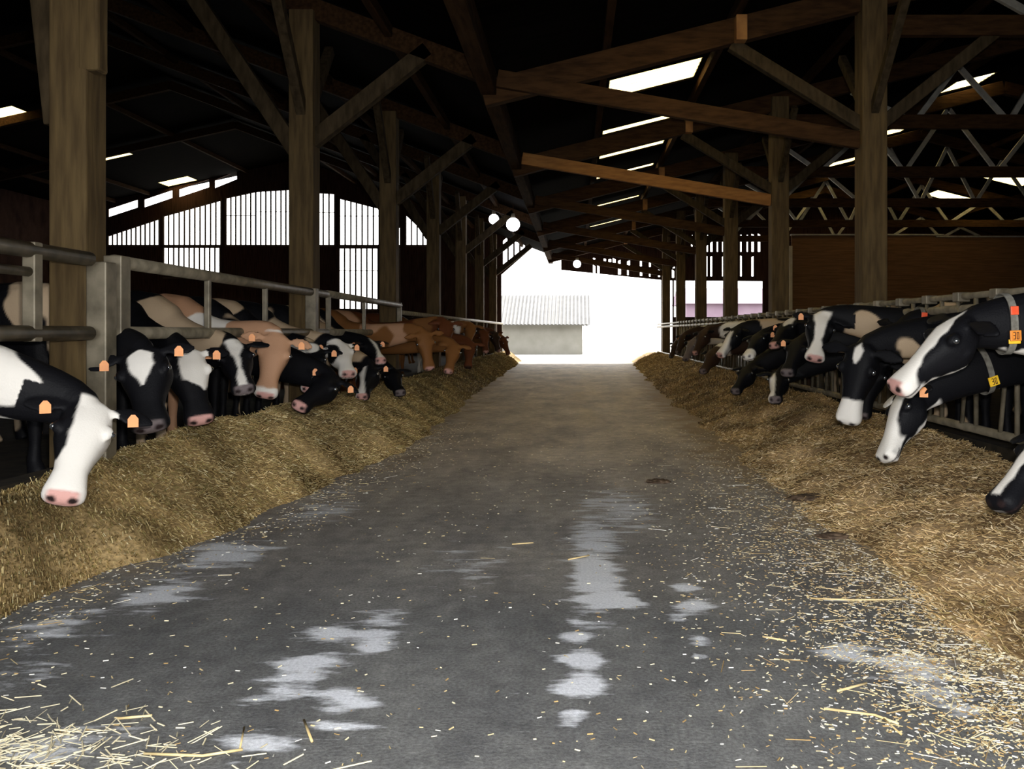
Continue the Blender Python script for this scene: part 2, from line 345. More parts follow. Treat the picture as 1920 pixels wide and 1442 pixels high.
# boarding gaps of the right gable
rr = random.Random(3)
px = 1112
while px < 1425:
    xa = zx(px, 0)[0]
    for (ya, yb) in ((494, 484), (512, 499)) if px < 1285 else ((472, 440), (518, 480)):
        dy = (px - 1112) * (0.06 if px < 1285 else 0)
        if rr.random() < 0.72:
            holes.append((xa, xa + rr.uniform(.06, .13), zx(0, ya + dy)[1], zx(0, ya + dy)[1], zx(0, yb + dy + rr.uniform(-3, 3))[1], zx(0, yb + dy)[1]))
    px += rr.choice((8, 9, 10, 12, 17))
mb = MB()
bx = sorted({-22.2, 22.2, -12.35, -1.1, 10.5} | {h[0] for h in holes} | {h[1] for h in holes})
for a, b in zip(bx, bx[1:]):
    if b - a < 1e-4: continue
    cur = []
    for h in holes:
        if h[0] <= a + 1e-4 and b <= h[1] + 1e-4:
            fa = (a - h[0]) / (h[1] - h[0]); fb = (b - h[0]) / (h[1] - h[0])
            cur.append((h[2] + fa * (h[3] - h[2]), h[2] + fb * (h[3] - h[2]), h[4] + fa * (h[5] - h[4]), h[4] + fb * (h[5] - h[4])))
    cur.sort(); la, lb = -0.05, -0.05
    def put(z0a, z0b, z1a, z1b):
        if max(z1a - z0a, z1b - z0b) < 1e-3: return
        mb.hexa([(a, YEND, z0a), (b, YEND, z0b), (b, YEND + .08, z0b), (a, YEND + .08, z0a), (a, YEND, z1a), (b, YEND, z1b), (b, YEND + .08, z1b), (a, YEND + .08, z1a)])
    for c in cur:
        if c[0] > la: put(la, lb, c[0], c[1])
        la, lb = max(la, c[2]), max(lb, c[3])
    ra, rb = roofz(a + 1e-5), roofz(b - 1e-5)
    if ra > la: put(la, lb, ra, max(rb, lb))
o = mb.build('wall_far', M['boards']); tag(o, 'dark red-brown boarded end wall with slatted windows', kind='structure')
for h, n in slatw:
    def f(nm, h=h, n=n):
        mb = MB(); pw = (h[1] - h[0]) / n
        for i in range(n + 1):
            x = h[0] + pw * i; t = (x - h[0]) / (h[1] - h[0]); zb = h[2] + t * (h[3] - h[2]); zt = h[4] + t * (h[5] - h[4])
            mb.box(x - .032, x + .032, YEND - .05, YEND - .005, zb - .03, zt + .03)
        zb = min(h[2], h[3])
        mb.box(h[0], h[1], YEND - .09, YEND - .05, zb - .06, zb + .02)
        if h[4] - h[2] > 1.5:
            for q in (.62,): mb.box(h[0], h[1], YEND - .07, YEND - .05, h[2] + q * (h[4] - h[2]), h[2] + q * (h[4] - h[2]) + .03)
        return mb.build(nm, M['slat'])
    window(f, 'slatted window opening in the far end wall')
for nm, lab, x0, x1 in (('wall_left', 'dark boarded outer wall far to the left', -22.3, -22.2), ('wall_right', 'dark boarded outer wall far to the right', 22.2, 22.3)):
    mb = MB(); mb.box(x0, x1, -4, YEND, -.05, roofz(max(-22.2, min(22.2, x0))) + .02); o = mb.build(nm, M['boards']); tag(o, lab, kind='structure')
mb = MB()                                                    # rear gable behind the photographer with its open doorway
for a, b, z in ((-22.2, -12.35, 0), (-12.35, -3.6, 0), (-3.6, -1.1, 3.4), (-1.1, 3.9, 3.4), (3.9, 10.5, 0), (10.5, 22.2, 0)):
    mb.hexa([(a, -4.1, z), (b, -4.1, z), (b, -4, z), (a, -4, z), (a, -4.1, roofz(a + 1e-5)), (b, -4.1, roofz(b - 1e-5)), (b, -4, roofz(b - 1e-5)), (a, -4, roofz(a + 1e-5))])
o = mb.build('wall_rear', M['boards']); tag(o, 'boarded rear gable with an open doorway', kind='structure')
# brown partition on the right
mb = MB(); mb.box(8.35, 22.2, 33.0, 33.1, -.05, 5.02); o = mb.build('wall_partition', M['board2']); tag(o, 'plain brown boarded wall filling the right background', kind='structure')
mb = MB(); mb.box(8.3, 14.2, 32.9, 33.12, 5.02, 5.07); mb.box(13.9, 22.2, 32.9, 33.12, 4.95, 5.0); o = mb.build('trim_5', M['steel']); tag(o, 'pale metal capping along the top of the brown wall', kind='structure')
mb = MB(); mb.box(8.2, 8.32, 32.8, 33.12, -.05, 4.6); o = mb.build('trim_6', M['strip']); tag(o, 'pale upright edge strip of the brown wall', kind='structure')

# ------------------------------------------------------------------ posts, roof frames
ORD = ['nearest', 'second', 'third', 'fourth', 'fifth', 'sixth', 'last']
for i, y in enumerate(BAY):
    # left
    r = empty('timber_post', (PXL, y, 0))
    tag(r, ['thick square timber post nearest the camera at left, behind the gate', 'timber post with forked braces, second along the left fence', 'timber post with forked braces, third along the left fence',
            'dark timber post, fourth along the left fence', 'dark timber post, fifth along the left fence', 'dark timber post, sixth along the left fence', 'dark timber post farthest along the left fence'][i], 'post', 'timber posts along the left fence')
    zt = roofz(PXL) - .25
    mb = MB(); hw = .13 if i == 0 else .155
    mb.box(PXL - hw, PXL + hw, y - hw, y + hw, 0, zt); mb.build('shaft', M['post'], r, .015)
    if i == 0:
        mb = MB(); mb.box(PXL + hw - .06, PXL + hw + .085, y - .135, y - .0, 3.1, zt); mb.build('splice_board', M['post'], r, .02)
        mb = MB(); mb.beam((PXL - .10, y, 2.75), (PXL - .27, y, 4.3), .16, .2); mb.build('brace', M['brace'], r, .01)
    else:
        mb = MB(); mb.beam((PXL - .1, y, 3.62), (-5.25, y, roofz(-5.25) - .2), .16, .2); mb.build('brace', M['brace'], r, .01)
        mb = MB(); mb.beam((PXL + .1, y, 3.75), (-1.9, y, roofz(-1.9) - .12), .16, .2); mb.build('brace', M['brace'], r, .01)
        for s in (-1, 1):
            mb = MB(); mb.beam((PXL, y + .1 * s, 4.1), (PXL - .05 * s, y + 1.3 * s, 5.35), .12, .14, (1, 0, 0)); mb.build('brace', M['brace'], r, .01)
    # right
    if y >= 11:
        r = empty('timber_post', (PXR, y, 0))
        tag(r, ['', 'pale timber post nearest the camera on the right, with forked braces', 'timber post, second along the right fence', 'timber post, third along the right fence',
                'dark timber post, fourth along the right fence', 'dark timber post, fifth along the right fence', 'dark timber post farthest along the right fence'][i], 'post', 'timber posts along the right fence')
        mb = MB(); hw = .16; mb.box(PXR - hw, PXR + hw, y - hw, y + hw, 0, roofz(PXR) - .3); mb.build('shaft', M['post'], r, .015)
        for x1, z1 in ((2.0, 5.0), (5.45, 5.2)):
            mb = MB(); mb.beam((PXR + (.1 if x1 > PXR else -.1), y, 3.95), (x1, y, z1), .13, .16); mb.build('brace', M['brace'], r, .01)
        for s in (-1, 1):
            mb = MB(); mb.beam((PXR, y + .1 * s, 4.1), (PXR, y + 1.2 * s, 5.2), .1, .12, (1, 0, 0)); mb.build('brace', M['brace'], r, .01)
    # frames
    if y >= 11:
        fr = empty('roof_frame', (0, y, 5))
        tag(fr, 'brown timber roof frame with tie and steel webs, %s from the camera over the right side' % ORD[i - 1], 'roof frame', 'roof frames over the right side')
        mb = MB(); mb.beam((-1.2, y, 4.35), (10.5, y, roofz(10.5) - .35), .16, .32); mb.build('rafter', M['beam'], fr, .01)
        mb = MB(); mb.beam((10.5, y, roofz(10.5) - .35), (22, y, roofz(22) - .25), .16, .3); mb.build('rafter', M['beam'], fr, .01)
        mb = MB(); mb.beam((PXR - .15, y - .02, 3.76), (-1.0, y - .14, 4.52), .1, .22); mb.build('tie', M['tie'] if y == 16 else M['beam'], fr, .01)  # one tie takes the skylit colour
        mb = MB(); mb.beam((PXR, y - .05, 5.22), (22, y - .05, 5.22), .12, .26); mb.build('chord', M['beam'], fr, .01)
        rw = random.Random(40 + i); x = 5.2; k = 0
        while x < 20.5:
            x2 = x + rw.uniform(.8, 1.4); top1 = roofz(x) - .5; top2 = roofz(x2) - .5
            mb = MB(); mb.beam((x, y + .1, 5.25 if k % 2 else top1), (x2, y + .1, top2 if k % 2 else 5.25), .06, .1); mb.build('web', M['steel'], fr)
            x = x2; k += 1
        mb = MB(); mb.box(2.02, 2.16, y - .26, y - .1, 4.98, 5.3); mb.build('skylit_block', M['skylit_block'], fr, .01)  # block added for the skylit purlin side, its brightness put into the colour
    if y > 32: continue
    rl = empty('roof_rafter_frame', (-7, y, 6))
    tag(rl, 'dark timber rafter pair over the left wing, %s from the camera' % ORD[i], 'rafters', 'rafter pairs over the left wing')
    mb = MB(); mb.beam((-1.15, y, roofz(-1.15) - .15), (-12.35, y, roofz(-12.35) - .2), .16, .26); mb.build('rafter', M['purlin'], rl, .01)
    mb = MB(); mb.beam((-22, y, roofz(-22) - .2), (-12.35, y, roofz(-12.35) - .2), .16, .26); mb.build('rafter', M['purlin'], rl, .01)

pl = [(-20.5, 'first from the far left eave'), (-19.0, 'second from the far left eave'), (-14.6, 'just left of the left ridge'), (-9.8, 'just right of the left ridge'), (-7.2, 'second right of the left ridge'), (-4.6, 'above the left posts'), (-2.4, 'just left of the valley'),
      (.40, 'along the left edge of the skylight row'), (2.08, 'along the right edge of the skylight row'), (4.3, 'just right of the right posts'), (6.5, 'second right of the right posts'), (8.7, 'beside the far right skylights'), (12.8, 'beyond the right ridge'), (16, 'second beyond the right ridge'), (19, 'nearest the far right eave')]
for x, lab in pl:
    mb = MB(); mb.box(x - .05, x + .05, 3, YEND, roofz(x) - .17, roofz(x) - .02); o = mb.build('roof_purlin', M['purlin'], None, .006)
    tag(o, 'dark timber purlin running down the roof, ' + lab, 'purlin', 'roof purlins')
mb = MB(); mb.beam((-1.12, 3, 4.48), (-1.12, YEND, 4.48), .2, .3, (1, 0, 0)); o = mb.build('valley_beam', M['purlin'], None, .01)
tag(o, 'long dark beam under the roof valley over the alley', 'beam')
# glowing orbs added for daylight seen through holes; caps and cables invented
for px, py, D, r_, lab in ((926, 411, 27, .16, 'round glowing white lamp for a daylight hole at left, the farther left one'), (962, 421, 25, .2, 'half-round glowing white lamp for a daylight hole beside the smaller round one'), (1082, 495, 33, .15, 'small glowing white lamp for a daylight hole by the top of the far doorway')):
    p = W(px, py, D); r = empty('daylight_orb', p); tag(r, lab, 'orb', 'glowing orbs for daylight holes under the roof')
    mb = MB(); n = 16
    for i in range(8):
        a0 = -math.pi / 2 + math.pi * i / 8
    pts = [p + Vector((0, 0, r_ * math.sin(a))) for a in np.linspace(-1.5, 1.5, 11)]
    base = MB(); base.tube(pts, [max(.01, r_ * math.cos(a)) for a in np.linspace(-1.5, 1.5, 11)], 16); base.build('globe', M['orb'], r, 0, True)
    mb = MB(); mb.tube([p + Vector((0, 0, r_ * .95)), p + Vector((0, 0, r_ * 1.6))], [.07, .05], 12); mb.build('cap', M['rail'], r)
    mb = MB(); mb.tube([p + Vector((0, 0, r_ * 1.5)), Vector((p.x, p.y, roofz(p.x) - .0))], .012, 6); mb.build('cable', M['beam'], r)

# ------------------------------------------------------------------ fences
XF = -3.28
def gate(y0, y1, ups, label, mid=None):
    r = empty('steel_gate', (XF, y0, 0)); tag(r, label, 'gate', 'steel gates over the left feed fence')
    for z in (1.80, 1.29):
        mb = MB(); mb.tube([(XF, y0, z), (XF, y1, z - (.01 if z > 1.5 else 0))], .048, 12); mb.build('rail', M['rail'], r, 0, True)
    if mid:
        mb = MB(); mb.tube([(XF, y0, mid), (XF, ups[-1][0], mid)], .03, 10); mb.build('rail', M['rail'], r, 0, True)
    for y, wd in ups:
        mb = MB(); mb.beam((XF, y, 1.24), (XF, y, 1.84), wd, wd, (1, 0, 0)); mb.build('upright', M['rail'], r, .008)
    return r
gate(2.2, 5.75, [(3.0, .06), (5.15, .08)], 'grey steel gate section at the left edge of the picture', 1.66)
g2 = gate(6.05, 11.2, [(6.1, .13), (7.6, .05), (9.0, .05), (10.6, .13)], 'grey steel gate section right of the thick near post, cow backs showing through')
gate(11.25, 15.9, [(11.3, .06), (13.2, .05), (15.85, .08)], 'shorter looking grey steel gate section, farthest of the left gates')
r = empty('gate_hinge_post', (XF + .02, 5.9, 0)); tag(r, 'steel hinge post standing in front of the thick near timber post', 'post')
mb = MB(); mb.beam((XF, 5.9, 0), (XF, 5.9, 1.78), .14, .14, (1, 0, 0)); mb.build('upright', M['rail'], r, .01)
for z in (1.35, 1.68):
    mb = MB(); mb.tube([(XF, 5.85, z), (XF, 6.1, z)], .022, 8); mb.build('hinge', M['rail'], r, 0, True)
r = empty('feed_rail', (XF, 16, 0)); tag(r, 'long steel rail above the brown cows on the left', 'rail')
mb = MB(); mb.tube([(XF, 16.1, 1.66), (XF, 37.8, 1.66)], .045, 10); mb.build('rail', M['rail'], r, 0, True)
for y in np.arange(18.5, 38, 3.2):
    mb = MB(); mb.tube([(XF, y, 0), (XF, y, 1.66)], .03, 8); mb.build('stake', M['rail'], r, 0, True)
mb = MB(); mb.box(XF - .12, XF + .02, 2, 37.9, 0, .42); o = mb.build('feed_kerb', M['pen']); tag(o, 'low concrete kerb under the left feed fence', 'kerb')
XR = 3.62
r = empty('headlock_fence', (XR, 4, 0)); tag(r, 'long galvanised headlock fence that the cows on the right put their heads through', 'fence')
for z, q in ((1.63, .03), (1.51, .042), (.42, .04)):
    mb = MB(); mb.tube([(XR, 3.0, z), (XR, 37.8, z)], q, 10); mb.build('rail', M['rail'], r, 0, True)
y = 3.4; k = 0
while y < 30:
    mb = MB(); mb.tube([(XR, y, .42), (XR, y, 1.63)], .022, 8); mb.build('upright', M['rail'], r, 0, True)
    mb = MB(); mb.tube([(XR - .03, y + .22, .45), (XR - .03, y + .12, 1.0), (XR - .03, y + .3, 1.6)], .02, 8); mb.build('locking_bar', M['rail'], r, 0, True)
    mb = MB(); mb.box(XR - .06, XR + .06, y + .24, y + .36, 1.58, 1.67); mb.build('latch', M['rail'], r, .01)
    y += .72; k += 1
mb = MB(); mb.box(XR, XR + .15, 2, 37.9, 0, .32); o = mb.build('feed_kerb', M['pen']); tag(o, 'low concrete kerb under the right headlock fence', 'kerb')

# ------------------------------------------------------------------ feed heaps with strands
def strands(pos, length, wid, cols, flat=.35, seed=1):
    g = np.random.default_rng(seed); n = len(pos)
    a = g.uniform(0, 2 * np.pi, n); e = g.normal(0, flat, n)
    d = np.stack([np.cos(a) * np.cos(e), np.sin(a) * np.cos(e), np.sin(e)], 1)
    up = np.array([0, 0, 1.0]); s = np.cross(d, up); s /= np.linalg.norm(s, axis=1)[:, None] + 1e-9; u = np.cross(s, d)
    L = length[:, None] / 2; Wd = wid[:, None]
    V = []
    for e_ in (-1, 1):
        for (p, q) in ((-1, 0), (1, 0), (0, 1.0)):
            V.append(pos + d * L * e_ + s * Wd * p * .5 + u * Wd * q * .6)
    V = np.stack(V, 1).reshape(-1, 3)
    b = np.arange(n)[:, None] * 6
    q = np.concatenate([b + np.array([0, 1, 4, 3]), b + np.array([1, 2, 5, 4]), b + np.array([2, 0, 3, 5])])
    return V, q, np.repeat(cols, 6, axis=0)
def mesh_vq(name, V, q, c):
    me = bpy.data.meshes.new(name); me.vertices.add(len(V)); me.vertices.foreach_set('co', V.astype(np.float32).ravel())
    me.loops.add(len(q) * 4); me.loops.foreach_set('vertex_index', q.astype(np.int32).ravel())
    me.polygons.add(len(q)); me.polygons.foreach_set('loop_start', np.arange(len(q), dtype=np.int32) * 4); me.polygons.foreach_set('loop_total', np.full(len(q), 4, np.int32))
    me.update(calc_edges=True); me.validate(); set_col(me, c); return me
PAL = np.array([[.50, .36, .17], [.38, .26, .11], [.24, .155, .065], [.66, .52, .28], [.32, .25, .10], [.80, .68, .44]])
def heap(side, seed):
    L = side < 0
    hx = np.arange(0, 1.0001, 1 / 44.); hy = np.concatenate([np.arange(2.0, 12, .05), np.arange(12, 37.8, .16)])
    U, Yg = np.meshgrid(hx, hy)
    e = edgeL(Yg) if L else edgeR(Yg); back = (XF + .035) if L else (XR - .03)
    ne = np.array([[noise.noise(Vector((yy * .9, seed, 0))) * .22 + noise.noise(Vector((yy * 3.1, seed, 4))) * .07] for yy in hy])
    e = e + ne
    Xg = e + (back - e) * U
    H = np.interp(Yg, [2, 4.3, 5, 6.2, 8, 10, 14, 37], [.36, .40, .40, .50, .50, .46, .46, .42]) if L else np.interp(Yg, [2, 5, 7, 9, 14, 37], [.36, .32, .28, .34, .40, .40])
    prof = np.interp(U, [0, .12, .35, .6, .85, 1], [0, .17, .55, .9, 1.0, .86])
    Z = H * prof
    for a in range(Z.shape[0]):
        for b in range(Z.shape[1]):
            p = Vector((Xg[a, b], Yg[a, b], seed))
            k = min(1, U[a, b] * 6)
            Z[a, b] += k * (.095 * noise.noise(p * 1.6) + .05 * noise.noise(p * 4.6) + .014 * noise.noise(p * 17)) - (1 - k) * .012
    n = np.array([[noise.noise(Vector((Xg[a, b] * 2.2, Yg[a, b] * 2.2, seed + 9))) for b in range(Z.shape[1])] for a in range(Z.shape[0])])
    t = np.clip(.5 + n * 1.5, 0, 1)[..., None]
    if L: c = (1 - t) * np.array([.16, .11, .048]) + t * np.array([.40, .285, .135])
    else: c = (1 - t) * np.array([.17, .11, .055]) + t * np.array([.42, .295, .16])
    me = grid_mesh('bed', Xg[0], hy, Z, c)
    co = np.stack([Xg, Yg, Z], -1).reshape(-1, 3); me.vertices.foreach_set('co', co.astype(np.float32).ravel()); me.update()
    # strands
    g = np.random.default_rng(seed); N = 85000
    yy = 2.0 + 33 * g.random(N) ** 2.6; uu = g.random(N) * 1.02
    ia = np.clip(np.searchsorted(hy, yy) - 1, 0, len(hy) - 2); ib = np.clip((uu * 44).astype(int), 0, 43)
    fu = uu * 44 - ib; fy = (yy - hy[ia]) / (hy[ia + 1] - hy[ia])
    def bil(A): return (A[ia, ib] * (1 - fu) + A[ia, ib + 1] * fu) * (1 - fy) + (A[ia + 1, ib] * (1 - fu) + A[ia + 1, ib + 1] * fu) * fy
    pos = np.stack([bil(Xg), yy, bil(Z) + g.uniform(.0, .012, N)], 1)
    ln = g.uniform(.010, .034, N) * np.where(g.random(N) < .06, 2.2, 1) * (1 + yy / 14); wd = g.uniform(.0028, .006, N) * (1 + yy / 10)
    pr = [.26, .25, .17, .13, .15, .04] if L else [.25, .22, .17, .20, .07, .09]
    cc = PAL[g.choice(6, N, p=pr)] * g.uniform(.7, 1.15, (N, 1)) * np.array([1, 1.02, .95] if L else [1, .96, .95]) * (.62 + .5 * np.clip(.5 + 1.4 * bil(n), 0, 1))[:, None]
    V, q, c2 = strands(pos, ln, wd, cc, .45, seed)
    r = empty('feed_heap', (edgeL(5) if L else edgeR(5), 5, 0))
    tag(r, 'long olive-brown heap of chopped hay feed along the left fence' if L else 'long tan heap of chopped straw feed along the right fence', 'feed heap', kind='stuff')
    a = link('bed', me, M['feed'], r); b = link('strands', mesh_vq('strands', V, q, c2), M['strand'], r); a['kind'] = 'stuff'; b['kind'] = 'stuff'
heap(-1, 3); heap(1, 8)
# loose straw and chips on the asphalt
g = np.random.default_rng(21); N = 16000
yy = 2.2 + 10 * g.random(N) ** 1.8; el, er = edgeL(yy), edgeR(yy)
u = g.random(N); sd = g.random(N)
yy = np.where((sd >= .12) & (sd < .86), 2.3 + np.minimum(g.exponential(1.7, N), 12), yy); el, er = edgeL(yy), edgeR(yy)
xx = np.where(sd < .12, el + (er - el) * u, np.where(sd < .86, er + .1 - .9 * np.abs(g.normal(0, .55, N)), el + .55 * np.abs(g.normal(0, .5, N))))
pos = np.stack([xx, yy, np.full(N, .003)], 1)
big = g.random(N) < np.where(sd > .12, .06, .006)
ln = np.where(big, g.uniform(.05, .14, N), g.uniform(.005, .022, N)); wd = np.where(big, g.uniform(.002, .0045, N), g.uniform(.0025, .0065, N))
cc = np.array([[.55, .44, .24], [.66, .64, .58], [.75, .66, .45], [.36, .24, .10]])[g.choice(4, N, p=[.35, .22, .23, .20])] * g.uniform(.75, 1.15, (N, 1))
V, q, c2 = strands(pos, ln, wd, cc, .05, 22)
g2_ = np.random.default_rng(5); N2 = 1500
p2 = np.stack([-2.2 + g2_.normal(0, .5, N2), 2.55 + g2_.normal(0, .18, N2), np.full(N2, .006)], 1)
V2, q2, c22 = strands(p2, g2_.uniform(.02, .12, N2), g2_.uniform(.003, .006, N2), np.array([[.62, .55, .38]]) * g2_.uniform(.7, 1.2, (N2, 1)), .08, 6)
o = link('loose_straw', mesh_vq('loose_straw', np.concatenate([V, V2]), np.concatenate([q, q2 + len(V)]), np.concatenate([c2, c22])), M['strand'])
tag(o, 'loose straw and chaff scattered over the asphalt alley', 'straw', kind='stuff')
def G(px, py): Yc = EYE * F / (py - CY); return ((px - CX) * Yc / F, Yc, .008)
stalks = [([(1545, 1333), (1640, 1345), (1685, 1362)], [(1655, 1350), (1690, 1382)], 'branched pale straw stalk lying at lower right'),
          ([(270, 1418), (380, 1422), (455, 1410)], [(450, 1408), (458, 1368)], 'long thick straw stalk lying at the bottom left'),
          ([(1520, 1125), (1600, 1128), (1700, 1127)], None, 'straight straw stalk beside the right feed heap edge'),
          ([(570, 1355), (585, 1395)], None, 'short bent straw stalk in the lower left worn patch'),
          ([(1430, 1197), (1475, 1205)], None, 'short thick straw piece on bare asphalt right of centre'),
          ([(1065, 1052), (1105, 1044)], None, 'lone straw piece across the pale patch in the middle'),
          ([(220, 1352), (285, 1346)], None, 'pale flat straw sliver at the lower left'),
          ([(1570, 1300), (1625, 1285)], None, 'slanted straw stalk above the branched one at lower right'),
          ([(960, 1023), (1000, 1020)], None, 'small straw piece lying left of the middle pale patch')]
for main, br, lab in stalks:
    mb = MB(); mb.tube([G(*p) for p in main], .0045, 6)
    if br: mb.tube([G(*p) for p in br], .003, 6)
    o = mb.build('straw_stalk', M['straw'], None, 0, True); tag(o, lab, 'straw', 'single straw stalks on the asphalt')
M['dung'] = mat_noise('dark_damp_clod', (0.05, 0.032, 0.02), (0.12, 0.08, 0.05), 20.0, (1, 1, 1), 0.8, 0.6)
for px_, py_, rr_, lab in ((1520, 938, .11, 'dark brown clod pile at the edge of the right feed heap, the largest'), (1562, 1008, .07, 'dark brown clod nearer the camera beside the right feed heap'), (1235, 905, .07, 'low dark brown clod on the alley right of centre, the farthest')):
    gx, gy, _ = G(px_, py_); bm = bmesh.new(); bmesh.ops.create_icosphere(bm, subdivisions=4, radius=1.0)
    for v in bm.verts:
        q_ = v.co.copy(); f_ = 1 + .35 * noise.noise(q_ * 2.3 + Vector((px_, 0, 0))) + .15 * noise.noise(q_ * 7)
        v.co = Vector((q_.x * rr_ * 1.5 * f_, q_.y * rr_ * f_, max(-.004, q_.z) * rr_ * .38 * f_))
    for f in bm.faces: f.smooth = True
    me = bpy.data.meshes.new('manure_clod'); bm.to_mesh(me); bm.free(); o = link('manure_clod', me, M['dung']); o.location = (gx, gy, .004)
    tag(o, lab, 'clod', 'dark clods on the alley')

# ------------------------------------------------------------------ shed and things outside
r = empty('shed', (-2, 50, 0)); tag(r, 'small pale shed with a corrugated roof in the glaring yard', 'shed')
mb = MB(); D = 49
xa, xb = (900 - CX) * D / F, (1092 - CX) * D / F; zE = EYE + 16 * D / F; zR = EYE + 68 * (D + 3) / F
mb.box(xa, xb, D + .2, D + 6, 0, zE); yc = D + 3.1
mb.add([(xb, D + .2, zE), (xb, D + 6, zE), (xb, yc, zR - .05), (xa, D + .2, zE), (xa, D + 6, zE), (xa, yc, zR - .05)], [(0, 1, 2), (3, 5, 4), (0, 2, 5, 3), (1, 4, 5, 2)])
mb.build('wall', M['shedwall'], r)
mb = MB(); n = 120; xs_ = np.linspace(xa - .3, xb + .45, n)
for i in range(n - 1):
    a, b = xs_[i], xs_[i + 1]; da = .03 * math.sin(i * 1.6); db = .03 * math.sin((i + 1) * 1.6)
    for (y0, z0, y1, z1) in ((D - .25, zE - .1, yc, zR), (D + 6.4, zE - .1, yc, zR)):
        mb.hexa([(a, y0, z0 + da), (b, y0, z0 + db), (b, y1, z1 + db), (a, y1, z1 + da), (a, y0, z0 + da + .03), (b, y0, z0 + db + .03), (b, y1, z1 + db + .03), (a, y1, z1 + da + .03)])
mb.build('roof', M['shedroof'], r)
mb = MB(); mb.box(7.5, 16, 58, 64, 0, 3.2); mb.hexa([(7.2, 57.6, 3.2), (16.2, 57.6, 3.2), (16.2, 64.4, 3.2), (7.2, 64.4, 3.2), (7.2, 60.9, 4.4), (16.2, 60.9, 4.4), (16.2, 61.1, 4.4), (7.2, 61.1, 4.4)])
o = mb.build('outbuilding', M['pinkwall']); tag(o, 'pale pink outbuilding seen through the window opening on the right', 'building')

# ------------------------------------------------------------------ cows
def unit(v): v = Vector(v); return v.normalized()
def loft(V, Fc, secs, n=18):
    base = len(V)
    for c, a, b, ra, rt, rb, ex in secs:
        for k in range(n):
            t = 2 * math.pi * k / n; ct, st = math.cos(t), math.sin(t)
            x = math.copysign(abs(ct) ** ex, ct); y = math.copysign(abs(st) ** ex, st)
            V.append(tuple(c + a * (ra * x) + b * ((rt if y > 0 else rb) * y)))
    m = len(secs)
    for i in range(m - 1):
        for k in range(n):
            Fc.append((base + i * n + k, base + i * n + (k + 1) % n, base + (i + 1) * n + (k + 1) % n, base + (i + 1) * n + k))
    Fc.append(tuple(base + k for k in range(n))[::-1]); Fc.append(tuple(base + (m - 1) * n + k for k in range(n)))
def bez(p0, p1, p2, p3, t): return p0 * (1 - t) ** 3 + p1 * 3 * t * (1 - t) ** 2 + p2 * 3 * t * t * (1 - t) + p3 * t ** 3
HEADSEC = [(-.03, .055, -.02, -.10), (.02, .085, .0, -.15), (.12, .102, .012, -.205), (.24, .112, .017, -.245), (.34, .108, .012, -.255), (.46, .090, .002, -.235), (.58, .074, -.008, -.20), (.70, .066, -.018, -.175),
           (.80, .074, -.022, -.168), (.90, .084, -.026, -.168), (.96, .082, -.034, -.160), (1.0, .064, -.055, -.138), (1.02, .03, -.075, -.115)]
COLS = {'b': (.005, .005, .0065), 'w': (.80, .76, .70), 't': (.48, .27, .16), 'r': (.12, .038, .014), 'o': (.21, .09, .028), 'd': (.035, .018, .011), 'p': (.62, .34, .30), 'g': (.16, .13, .13), 'n': (.02, .012, .012), 'c': (.52, .39, .26)}
BY = {5.9: .45, 6.7: .5, 7.5: .4, 8.2: .3, 8.9: .2, 9.6: .1, 10.3: .1, 11.0: .45, 11.7: .5, 12.4: .6, 13.4: .4, 14.2: .5, 15.0: .35, 21.5: .3, 10.9: -.55, 10.2: -.35, 9.5: -.2, 11.6: .1, 12.3: .1, 15.4: -.1, 20: -.1}
